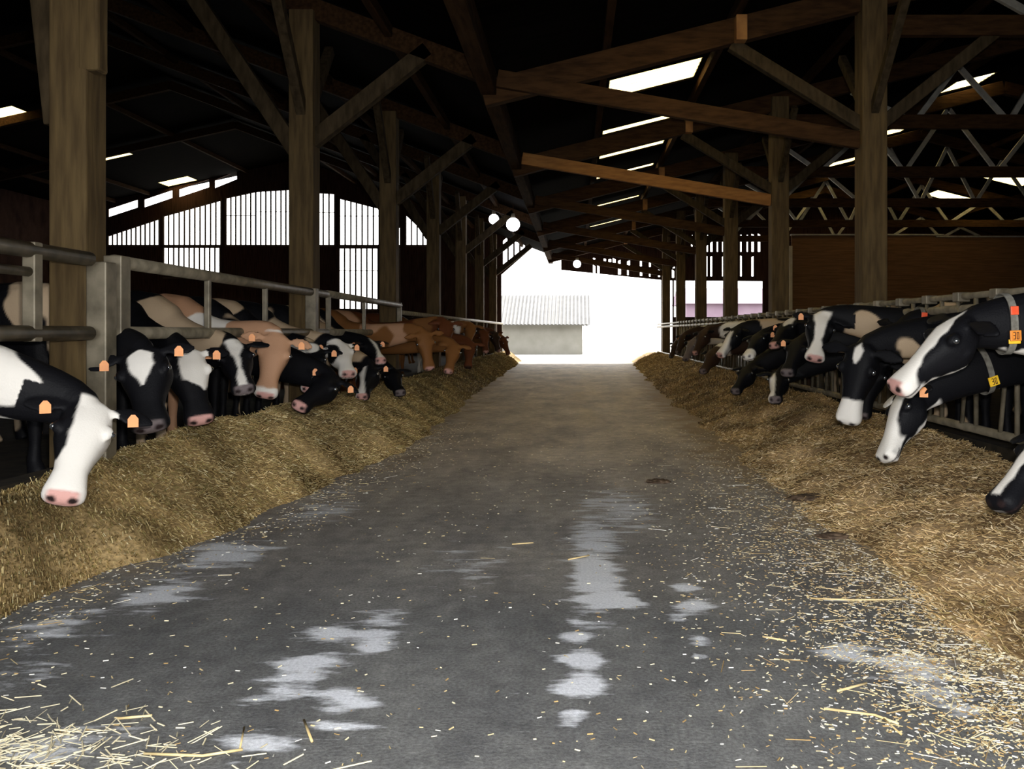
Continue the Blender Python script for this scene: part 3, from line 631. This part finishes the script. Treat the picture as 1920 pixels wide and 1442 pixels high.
def cow(px0, py0, px1, py1, D, L, u, side, style, label, vox, zf=.25, body=None, group=None):
    P = W(px0, py0, D); q = W(px1, py1, 1.0) - Vector((0, 0, EYE)); q0 = Vector((0, 0, EYE))
    # muzzle tip: on its own sight line, one head length from the poll, on the near side
    A = q.dot(q); B = q.dot(q0 - P); Cc = (q0 - P).dot(q0 - P) - L * L; disc = B * B - A * Cc
    k_ = (-B - math.sqrt(disc)) / A if disc > 0 else -B / A
    Mz = q0 + q * k_; L = (Mz - P).length
    h = (Mz - P).normalized(); u = Vector(u); u = (u - h * u.dot(h)).normalized(); s = h.cross(u).normalized()
    if s.x < 0: s = -s
    if side > 0 and abs(s.x) < abs(s.y) * 1.2: s = s if s.y < 0 else -s   # side facing the camera is positive on profiles
    k = L / .6 * 1.0
    V = []; Fc = []
    KW = style.get('kw', 1.2)
    hp = lambda t, a, b: P + h * (t * L) + s * (a * k * KW) + u * (b * k)
    loft(V, Fc, [(hp(t, 0, (tp + bt) / 2), s, u, wd * k * KW, (tp - bt) / 2 * k, (tp - bt) / 2 * k, .78) for t, wd, tp, bt in HEADSEC], 22)
    for sg in (-1, 1):                                         # brow, cheek, nostril wing, lip
        for (t, a, b, r1, r2) in ((.30, .094, -.028, .034, .045), (.26, .075, -.15, .05, .075), (.95, .048, -.062, .028, .028), (.93, .035, -.135, .035, .035)):
            c = hp(t, a * sg, b); loft(V, Fc, [(c + h * (r2 * k * math.sin(f)), s, u, r1 * k * math.cos(f), r1 * k * math.cos(f), r1 * k * math.cos(f), 1) for f in (-1.4, -.9, -.4, 0, .4, .9, 1.4)], 10)
        e = (s * sg * 1.0 - h * .12 - u * .10 + Vector((0, 0, .06))).normalized(); wdir = (h - e * h.dot(e)).normalized(); tn = e.cross(wdir).normalized()
        th = max(.012, vox * .8) * 1.0
        c0 = hp(.07, .075 * sg, -.03)
        loft(V, Fc, [(c0 + e * (q_ * .235 * k) + wdir * (.02 * k * q_) - Vector((0, 0, .03 * k)) * q_ * q_, wdir, tn, wv * k, th, th, 1) for q_, wv in ((0, .022), (.15, .03), (.35, .052), (.55, .062), (.75, .054), (.92, .03), (1.0, .012))], 12)
    # trunk
    fwd = Vector(body[:2] + (0,)).normalized() if body else Vector((-side, -.12, 0)).normalized()     # rump -> chest
    xs0 = (XF - .60) if side < 0 else (XR + .42)
    by = BY.get(D, body[2] if body else 0)
    Sx = xs0; S = Vector((Sx, P.y + .10 + by, zf + 1.08))
    sd = fwd.cross(Vector((0, 0, 1))); up = Vector((0, 0, 1))
    N0 = hp(.10, 0, -.10); N1 = N0 - h * .14 - u * .06 + Vector((0, 0, .12 if h.z < -.3 else .04)); N1.x += side * .10
    N2 = S + fwd * .40 + Vector((0, 0, -.34 if side < 0 else -.12)); N3 = S - fwd * .12
    secs = []
    for i in range(11):
        t = i / 10; c = bez(N0, N1, N2, N3, t); tg = (bez(N0, N1, N2, N3, min(1, t + .02)) - bez(N0, N1, N2, N3, max(0, t - .02))).normalized()
        bb = (up - tg * up.dot(tg)); bb = bb.normalized() if bb.length > .25 else (u - tg * u.dot(tg)).normalized()
        aa = tg.cross(bb).normalized()
        nk = 1 + (style.get('nk', 1) - 1) * min(1, t * 3); rl = (.085 + (.20 - .085) * t ** 1.3) * nk; rv = (.112 + (.30 - .112) * t ** 1.2) * nk
        secs.append((c, aa, bb, rl, rv, rv * 1.05, .9))
    loft(V, Fc, secs, 20)
    T = [(-.22, .10, 1.18, .86), (-.12, .19, 1.30, .76), (.05, .24, 1.41, .68), (.25, .27, 1.44, .64), (.5, .32, 1.42, .60), (.8, .36, 1.41, .57), (1.1, .35, 1.42, .60), (1.35, .30, 1.45, .70), (1.55, .27, 1.45, .80), (1.72, .20, 1.40, .92), (1.80, .09, 1.32, 1.0)]
    b0 = Vector((S.x, S.y, zf))
    loft(V, Fc, [(b0 - fwd * x + up * ((tp + bt) / 2), sd, up, wd * .88, (tp - bt) / 2, (tp - bt) / 2, .82) for x, wd, tp, bt in T], 22)
    def limb(pts, rs):
        pts = [b0 - fwd * a + sd * b_ + up * c_ for a, b_, c_ in pts]
        sc = []
        for i, p in enumerate(pts):
            tg = (pts[min(i + 1, len(pts) - 1)] - pts[max(0, i - 1)]).normalized(); a_ = fwd - tg * fwd.dot(tg); a_ = a_.normalized(); b_ = tg.cross(a_).normalized()
            sc.append((p, b_, a_, rs[i][0], rs[i][1], rs[i][1], 1))
        loft(V, Fc, sc, 12)
    for sg in (-1, 1):
        limb([(.12, .13 * sg, .95), (.08, .15 * sg, .74), (.10, .15 * sg, .55), (.10, .15 * sg, .42), (.10, .15 * sg, .22), (.11, .15 * sg, .10), (.08, .15 * sg, .0)],
             [(.11, .17), (.085, .12), (.055, .07), (.055, .06), (.036, .04), (.045, .05), (.06, .075)])
        limb([(1.42, .16 * sg, 1.1), (1.35, .18 * sg, .85), (1.48, .18 * sg, .66), (1.66, .17 * sg, .50), (1.62, .17 * sg, .25), (1.60, .17 * sg, .11), (1.56, .17 * sg, 0)],
             [(.13, .22), (.12, .19), (.08, .11), (.048, .065), (.036, .045), (.045, .05), (.06, .075)])
    limb([(1.74, 0, 1.40), (1.84, 0, 1.30), (1.86, 0, .95), (1.86, 0, .65), (1.86, 0, .5)], [(.035, .035), (.03, .03), (.022, .022), (.04, .035), (.015, .015)])
    if vox < .02: limb([(1.15, 0, .66), (1.25, 0, .56), (1.35, 0, .50), (1.40, 0, .52)], [(.12, .10), (.17, .16), (.14, .12), (.06, .05)])
    root_loc = Vector((P.x, P.y, 0)) if False else Vector((b0.x, b0.y, zf))
    me = bpy.data.meshes.new('tmp'); me.from_pydata([tuple(Vector(v) - root_loc) for v in V], [], Fc); me.update()
    bm = bmesh.new(); bm.from_mesh(me); bmesh.ops.recalc_face_normals(bm, faces=bm.faces); bm.to_mesh(me); bm.free()
    tmp = bpy.data.objects.new('tmp', me); C.objects.link(tmp)
    rm = tmp.modifiers.new('r', 'REMESH'); rm.mode = 'VOXEL'; rm.voxel_size = vox; rm.use_smooth_shade = True
    sm = tmp.modifiers.new('s', 'SMOOTH'); sm.factor = .5; sm.iterations = 3 if vox < .02 else 2
    dg = bpy.context.evaluated_depsgraph_get(); ev = tmp.evaluated_get(dg); out = bpy.data.meshes.new_from_object(ev)
    bpy.data.objects.remove(tmp); bpy.data.meshes.remove(me)
    n = len(out.vertices); co = np.empty(n * 3, np.float32); out.vertices.foreach_get('co', co); co = co.reshape(-1, 3).astype(float)
    out.polygons.foreach_set('use_smooth', [True] * len(out.polygons))
    wv = co + np.array(root_loc)
    rel = wv - np.array(P); t = rel @ np.array(h) / L; a = rel @ np.array(s) / (k * KW); b = rel @ np.array(u) / k
    seed = style.get('seed', 1)
    pn = np.array([noise.noise(Vector((c[0] * 1.5 + seed * 7.3, c[1] * 1.5, c[2] * 1.5 + seed * 3.1))) + .35 * noise.noise(Vector((c[0] * 4 + seed, c[1] * 4, c[2] * 4))) for c in co])
    jit = np.array([noise.noise(Vector((c[0] * 14, c[1] * 14, c[2] * 14 + seed))) for c in co]) if vox < .02 else pn * .3
    ew = .5 * vox
    def sm(x, wd=None): return np.clip(.5 + x / (2 * (wd or ew)), 0, 1)[:, None]
    def mixc(c, key, m): return c * (1 - m) + np.array(COLS[key]) * m
    col = np.tile(np.array(COLS[style.get('coat', 'b')]), (n, 1))
    col = mixc(col, style.get('patch', 'c'), sm(pn - style.get('thr', .12), vox * 1.2))
    if style.get('dewlap'):
        col = mixc(col, 'w', sm(style['dewlap'] - .05 * jit - np.clip(-t, 0, 3) * style.get('dslope', 0) - rel[:, 2]) * (t < .25)[:, None] * (np.abs(rel[:, 0]) < 1.2)[:, None])
    hd = sm(t + .06, .02) * sm(1.15 - t) * sm(.20 - np.abs(a)) * sm(b + .36, .04)
    hcol = np.tile(np.array(COLS[style.get('face', style.get('coat', 'b'))]), (n, 1))
    if 'blaze' in style:
        bl = style['blaze']; tt = [x[0] for x in bl]; wd = np.interp(t, tt, [x[1] for x in bl]); of = np.interp(t, tt, [x[2] for x in bl])
        wd = np.where((t < tt[0]) | (wd < .002), -.05, wd)
        hcol = mixc(hcol, style.get('blazec', 'w'), sm(wd - np.abs(a - of) - .010 * jit) * sm(b + (.13 if not style.get('deep') else .4)))
    for (pt, pa, pb, rt, ra, cn) in style.get('spots', []):
        hcol = mixc(hcol, cn, sm(1 - (((t - pt) / rt) ** 2 + ((a - pa) / ra) ** 2 + ((b - pb) / .14) ** 2 + .5 * jit), .08))
    if 'under' in style:
        hcol = mixc(hcol, 'w', sm(style['under'] + .02 * jit + (t - .3) * style.get('uslope', 0) - b))
    if 'muz' in style: hcol = mixc(hcol, style['muz'][1], sm(t - style['muz'][0] - .03 * jit, .015))
    hcol = mixc(hcol, style.get('nose', 'p'), sm(t - .935, .012) * sm(b + .118, .01) * sm(.06 - np.abs(a), .01))
    hcol = mixc(hcol, 'n', sm(t - .93) * sm(.019 - np.hypot(np.abs(a) - .040, b + .068), .006))
    hcol = mixc(hcol, 'n', sm(t - .82) * sm(.006 - np.abs(b + .125 - (1 - t) * .03), .005))
    col = col * (1 - hd) + hcol * hd
    eE = np.zeros(n, bool)
    for sg in (-1, 1):
        e = (s * sg * 1.0 - h * .12 - u * .10 + Vector((0, 0, .06))).normalized(); c0 = hp(.07, .075 * sg, -.03)
        r0 = wv - np.array(c0); qq = r0 @ np.array(e); eE |= (qq > .055 * k) & (qq < .27 * k) & (np.linalg.norm(r0 - qq[:, None] * np.array(e), axis=1) < .085 * k)
    ear = eE[:, None]
    ec = style.get('ear', 'b'); col = np.where(ear & (a > 0)[:, None], np.array(COLS[ec[-1]]), col); col = np.where(ear & (a < 0)[:, None], np.array(COLS[ec[0]]), col)
    set_col(out, col)
    body_o = link('cow', out, M['hide']); body_o.location = root_loc
    tag(body_o, label, 'cow', group)
    def child(mb, name, mat, smooth=False, bevel=0, par=None):
        mb.v = [tuple(Vector(v) - root_loc) for v in mb.v]
        o = mb.build(name, mat, None, bevel, smooth); o.parent = par or body_o; return o
    for sg in (-1, 1):
        c = hp(.305, (.118 - .02 * (KW - 1)) * sg, -.03); mb = MB(); r_ = .021 * k
        mb.tube([c + Vector((0, 0, r_ * math.sin(f))) for f in np.linspace(-1.5, 1.5, 9)], [max(.001, r_ * math.cos(f)) for f in np.linspace(-1.5, 1.5, 9)], 14)
        child(mb, 'eye', M['eye'], True)
    for sg in style.get('tags', (-1, 1)):
        e = (s * sg - h * .12 - u * .10).normalized(); c = hp(.07, .075 * sg, -.03) + e * (.13 * k)
        nrm = (Vector((0, 0, EYE)) - c).normalized(); c = c + nrm * .055 + Vector((0, 0, -.03)); rt = nrm.cross(Vector((0, 0, 1))).normalized(); upv = rt.cross(nrm)
        mb = MB(); wq, hq = .028, .036
        prof = [(-wq, -hq), (wq, -hq), (wq, hq * .35), (wq * .35, hq), (-wq * .35, hq), (-wq, hq * .35)]
        mb.add([c + rt * x + upv * y_ + nrm * z_ for z_ in (-.003, .003) for x, y_ in prof], [(0, 1, 2, 3, 4, 5), (11, 10, 9, 8, 7, 6)] + [(i, (i + 1) % 6, (i + 1) % 6 + 6, i + 6) for i in range(6)])
        child(mb, 'ear_tag', M['tag'])
    if style.get('collar'):
        tcol = style['collar']; c = bez(N0, N1, N2, N3, tcol); tg = (bez(N0, N1, N2, N3, tcol + .02) - bez(N0, N1, N2, N3, tcol - .02)).normalized()
        bb = (up - tg * up.dot(tg)).normalized(); aa = tg.cross(bb).normalized()
        nk = 1 + (style.get('nk', 1) - 1) * min(1, tcol * 3); rl = (.085 + (.20 - .085) * tcol ** 1.3) * nk + .014; rv = (.112 + (.30 - .112) * tcol ** 1.2) * nk + .014
        ring = []; n_ = 40; mb = MB()
        for i in range(n_):
            f = 2 * math.pi * i / n_; ct, st = math.cos(f), math.sin(f); x_ = math.copysign(abs(ct) ** .9, ct); y_ = math.copysign(abs(st) ** .9, st)
            for ww, dr in ((-.022, 0), (.022, 0), (.022, .006), (-.022, .006)):
                mb.v.append(tuple(c + aa * ((rl + dr) * x_) + bb * ((rv * (1.05 if st < 0 else 1) + dr) * y_) + tg * ww))
        for i in range(n_):
            for j in range(4): mb.f.append((i * 4 + j, i * 4 + (j + 1) % 4, ((i + 1) % n_) * 4 + (j + 1) % 4, ((i + 1) % n_) * 4 + j))
        cl = child(mb, 'collar', M['strap'])
        aq = aa if aa.y < 0 else -aa                      # the flank turned to the camera
        for (fy, w_, h_, mt, dz) in style.get('ctags', []):
            cc = c + aq * (rl * math.sqrt(max(0, 1 - fy * fy)) + .02) + bb * (rv * fy); mb = MB()
            xx_ = tg; zz_ = bb; yy_ = aq
            mb.hexa([cc + xx_ * (sx * w_) + zz_ * (sz * h_) + yy_ * (sy * .006) for sz in (-1, 1) for sx, sy in ((-1, -1), (1, -1), (1, 1), (-1, 1))])
            tg_o = child(mb, 'collar_tag', M[mt], False, .004, cl)
            if dz:
                mb = MB(); 
                for (x0_, x1_, z0_, z1_) in ((-.5, -.1, .55, .7), (-.5, -.1, -.05, .1), (-.5, -.1, -.7, -.55), (-.2, -.08, -.6, .6), (.1, .5, .5, .65), (.1, .22, -.6, .6), (.1, .5, -.7, -.55), (.4, .5, -.6, .6)):
                    mb.hexa([cc + xx_ * (w_ * xq) + zz_ * (h_ * zq) + yy_ * yq for zq in (z0_, z1_) for xq, yq in ((x0_, .0062), (x1_, .0062), (x1_, .0085), (x0_, .0085))])
                child(mb, 'numerals', M['ink'], False, 0, tg_o)
    return body_o

GL = 'cows eating along the left fence'; GR = 'cows eating along the right fence'
FULLW = [(-.1, .3, 0), (1.1, .3, 0)]
L_ = [
 (172, 752, 117, 926, 4.9, .6, (.45, -.8, .35), dict(seed=4, kw=1.3, blaze=[(-.1, .065, .02), (.2, .075, .03), (.5, .075, .03), (.75, .09, .0), (1, .1, 0)], nose='p', ear='bb', thr=.22, patch='w', spots=[(.85, -.02, -.1, .30, .10, 'w'), (.5, .09, -.1, .5, .06, 'w')]), 'black cow with a broad white face lowering its muzzle into the hay at far left', .011, (1, -.1, -.25)),
 (262, 652, 275, 796, 5.9, .6, (.15, -.85, .4), dict(seed=2, kw=1.5, blaze=[(.02, .0, 0), (.10, .055, 0), (.25, .055, .0), (.38, .03, .0), (.5, .0, .0)], nose='g', thr=.3), 'black cow with a heart-shaped white forehead spot facing the camera', .012, (1, -.2, .1)),
 (348, 655, 380, 784, 6.7, .6, (.5, -.75, .4), dict(seed=5, kw=1.4, blaze=[(-.1, .08, .03), (.2, .09, .04), (.42, .09, .04), (.55, .02, .05), (.6, 0, .05)], nose='p', thr=.2), 'cow with white upper face and black cheek beside the spotted-forehead one', .013, (1, -.12, .1)),
 (437, 642, 457, 722, 7.5, .55, (.1, -.5, .85), dict(seed=6, kw=1.35, blaze=[(-.1, .06, 0), (.1, .055, 0), (.35, .02, 0), (.6, .012, 0), (.8, .03, 0)], nose='g', tags=(-1,)), 'black cow with narrow white blaze and grey muzzle just left of the tan cow', .016, None),
 (520, 628, 496, 742, 8.2, .6, (.3, -.85, .4), dict(seed=7, kw=1.35, coat='t', face='t', patch='w', thr=.25, ear='tt', nose='p', muz=(.85, 'w')), 'tan-cream cow with a long pale face among the black cows at left', .015, None),
 (628, 700, 560, 752, 8.9, .6, (.1, -.8, .6), dict(seed=8, nose='p', ear='bb', thr=.3), 'black cow with its pink nose pointing left, right of the tan cow', .018, None),
 (590, 650, 577, 722, 9.6, .58, (.1, -.8, .6), dict(seed=9, blaze=[(.6, .0, 0), (.8, .06, 0), (1, .09, 0)], nose='p', ear='wb', face='b', spots=[(.0, -.05, 0, .2, .1, 'w')], thr=.1), 'black cow with white-ringed muzzle and pale ear, above the pink-nosed one', .018, None),
 (636, 640, 656, 694, 10.3, .56, (.3, -.5, .8), dict(seed=10, kw=1.4, face='w', spots=[(.3, -.09, -.05, .22, .07, 'b')], nose='p', thr=.1), 'white-faced cow with a dark eye patch under the second gate', .02, None),
 (694, 682, 675, 738, 11.0, .56, (-.1, -.85, .5), dict(seed=11, blaze=[(.1, .02, -.05), (.5, .035, -.05), (.9, .06, -.02)], nose='p', thr=.2), 'black cow with a white stripe down one side of its face, nose in the hay', .022, None),
 (690, 636, 716, 668, 11.7, .56, (.3, -.5, .8), dict(seed=12, blaze=[(.0, .02, .03), (.6, .02, .03), (1, .05, 0)], nose='p', thr=.15, ear='dd'), 'black cow with dark brown ears above the striped one', .022, None),
 (733, 690, 752, 730, 12.4, .56, (.3, -.7, .6), dict(seed=13, nose='g', thr=.25, tags=(-1,)), 'black cow, last of the black ones at left beside the first brown cow', .024, None),
 (796, 622, 808, 692, 13.4, .6, (.3, -.8, .5), dict(seed=14, coat='o', face='o', patch='t', thr=.3, ear='oo', nose='p', tags=()), 'large orange-brown cow, nearest of the brown cows at left', .024, (1, -.15, 0)),
 (836, 600, 838, 652, 15.0, .58, (.2, -.8, .5), dict(seed=15, coat='r', face='r', patch='o', ear='rr', nose='p', thr=.2, tags=()), 'red-brown cow with raised head behind the large orange-brown one', .028, None),
 (852, 642, 840, 694, 14.2, .56, (.1, -.8, .6), dict(seed=16, coat='o', face='o', patch='t', ear='oo', nose='p', thr=.3, tags=()), 'light brown cow with its nose down in the hay, second of the brown ones', .028, None),
 (882, 640, 878, 688, 17.4, .56, (.2, -.8, .6), dict(seed=17, coat='r', face='r', patch='d', ear='rr', nose='d', thr=.3, tags=()), 'dark red cow eating in the middle of the brown group', .03, None),
 (884, 606, 878, 644, 19.2, .56, (.2, -.8, .6), dict(seed=18, coat='o', face='o', patch='w', ear='oo', nose='p', thr=.2, tags=()), 'pale brown cow with raised head above the dark red one', .03, None),
 (908, 620, 912, 660, 21.5, .56, (.2, -.8, .6), dict(seed=19, coat='d', face='r', patch='w', ear='dd', nose='p', thr=.2, tags=()), 'dark cow with a reddish face, third from the far end at left', .032, None),
 (928, 622, 938, 658, 24.5, .58, (.5, -.7, .5), dict(seed=20, coat='r', face='d', patch='o', ear='rr', nose='p', thr=.2, tags=()), 'small looking dark-faced brown cow second from the far end at left', .034, None),
 (946, 632, 958, 664, 28.0, .58, (.7, -.5, .5), dict(seed=21, coat='o', face='r', patch='o', ear='rr', nose='p', thr=.2, tags=()), 'reddish cow farthest away at left, against the bright doorway', .036, None),
]
for a in L_:
    px0, py0, px1, py1, D, L, u, st, lab, vx, bd = a
    cow(px0, py0, px1, py1, D, L, u, -1, st, lab, vx, group=GL, body=bd)
R_ = [
 (1972, 800, 1852, 926, 4.5, .55, (-.9, -.2, .35), dict(seed=31, blaze=[(-.1, .03, 0), (.5, .028, 0), (1, .03, 0)], nose='b', tags=(), thr=.5), 'black cow with a white nose line, cut off by the right picture edge', .012, (-1, -.1, -.35)),
 (1802, 588, 1664, 712, 5.25, .62, (-.65, -.25, .75), dict(seed=32, blaze=[(-.1, .0, 0), (.12, .02, 0), (.25, .05, 0), (.5, .038, 0), (.72, .05, 0), (.85, .08, 0), (1, .1, 0)], spots=[], under=-.235, uslope=.22, muz=(.86, 'w'), nose='p', tags=(), thr=.8, nk=1.25, dewlap=-.22, dslope=-.02, collar=.22, ctags=[(.42, .024, .026, 'tagr', 0), (-.42, .034, .032, 'tag', 1), (-.62, .036, .014, 'tagy', 0)]), 'big black cow in profile with white nose line and red-clipped collar', .011, (-1, -.05, -.1)),
 (1694, 728, 1640, 850, 6.3, .57, (-.95, -.2, .1), dict(seed=33, blaze=[(-.1, .075, 0), (.5, .06, 0), (1, .09, 0)], under=-.21, uslope=.1, nose='w', ear='wb', tags=(1,), thr=.3, muz=(.95, 'w'), collar=.4, ctags=[(-.5, .04, .035, 'tagy', 1)]), 'black-cheeked cow with white forehead eating under the big profile cow', .012, (-1, -.1, .1)),
 (1612, 648, 1580, 792, 7.1, .64, (-.6, -.75, .2), dict(seed=34, blaze=[(-.05, .0, 0), (.05, .03, 0), (.18, .02, 0), (.25, 0, 0)], muz=(.70, 'w'), nose='w', tags=(), thr=.35, ear='bb'), 'black cow with small white star and white muzzle before the near right post', .014, None),
 (1640, 668, 1608, 778, 7.9, .58, (-.5, -.8, .3), dict(seed=35, nose='g', tags=(), thr=.35), 'plain black cow with a grey muzzle squeezed beside the white-muzzled one', .018, None),
 (1690, 606, 1640, 700, 8.7, .58, (-.6, -.6, .5), dict(seed=36, nose='g', tags=(), thr=.4, collar=.3, ctags=[(.5, .03, .03, 'tagr', 0), (-.5, .035, .04, 'tagy', 1)]), 'black cow with grey collar and yellow tag, mostly behind the big profile cow', .018, None),
 (1542, 588, 1529, 668, 9.5, .58, (-.1, -.85, .5), dict(seed=37, kw=1.4, blaze=[(-.1, .07, 0), (.1, .065, 0), (.3, .04, 0), (.6, .03, 0), (.8, .055, 0), (1, .09, 0)], nose='p', thr=.1, tags=(-1,)), 'black cow with wide white blaze and pink nose looking at the camera, right side', .017, None),
 (1500, 632, 1472, 692, 10.2, .58, (-.5, -.7, .4), dict(seed=38, nose='g', thr=.3, tags=(-1,)), 'black cow with an orange ear tag left of the white-blazed one', .02, None),
 (1462, 694, 1452, 742, 10.9, .56, (-.3, -.8, .5), dict(seed=39, blaze=[(.1, .0, -.05), (.4, .035, -.06), (.9, .04, -.05)], nose='g', thr=.3, tags=()), 'black cow nose down in feed with a pale wedge on its face', .022, None),
 (1478, 600, 1446, 640, 11.6, .57, (-.6, -.5, .6), dict(seed=40, face='b', blaze=[(-.1, .06, .02), (.2, .05, .03), (.35, 0, .02)], nose='p', thr=.1, tags=(-1,)), 'black and white cow with a brownish ear, head raised over the orange-tagged one', .022, None),
 (1424, 622, 1396, 662, 12.3, .57, (-.6, -.5, .6), dict(seed=41, nose='w', muz=(.75, 'w'), thr=.2, tags=(1,)), 'dark cow with pale muzzle and orange tag, middle of the right row', .024, None),
 (1404, 684, 1374, 728, 13.0, .57, (-.6, -.6, .5), dict(seed=42, nose='g', thr=.3, tags=()), 'all black cow with its muzzle deep in the feed, middle of the right row', .024, None),
 (1380, 612, 1344, 662, 13.8, .58, (-.7, -.5, .5), dict(seed=43, blaze=[(.2, .03, 0), (.5, .05, 0), (1, .08, 0)], nose='p', thr=.1, tags=()), 'dark cow with a white nose stripe raising its head, right row', .026, None),
 (1338, 652, 1312, 692, 15.4, .58, (-.7, -.5, .5), dict(seed=44, nose='g', coat='d', patch='w', thr=.2, tags=()), 'blackish brown cow eating just past the white-striped one', .028, None),
 (1318, 618, 1298, 660, 17.4, .57, (-.7, -.5, .5), dict(seed=45, nose='p', coat='d', face='d', patch='w', thr=.15, tags=()), 'brown and white cow, fourth from the far end at right', .03, None),
 (1298, 636, 1280, 672, 20, .57, (-.7, -.5, .5), dict(seed=46, nose='g', coat='d', face='g', patch='w', thr=.1, tags=()), 'greyish cow third from the far end at right', .032, None),
 (1280, 626, 1266, 660, 23, .57, (-.7, -.5, .5), dict(seed=47, nose='g', coat='d', patch='w', thr=.2, tags=()), 'dark cow second from the far end at right', .034, None),
 (1266, 640, 1254, 668, 27, .57, (-.7, -.5, .5), dict(seed=48, nose='g', coat='r', face='d', patch='o', thr=.2, tags=()), 'dark cow farthest away at right, against the bright doorway', .036, None),
]
for a in R_:
    px0, py0, px1, py1, D, L, u, st, lab, vx, bd = a
    cow(px0, py0, px1, py1, D, L, u, 1, st, lab, vx, group=GR, body=bd)
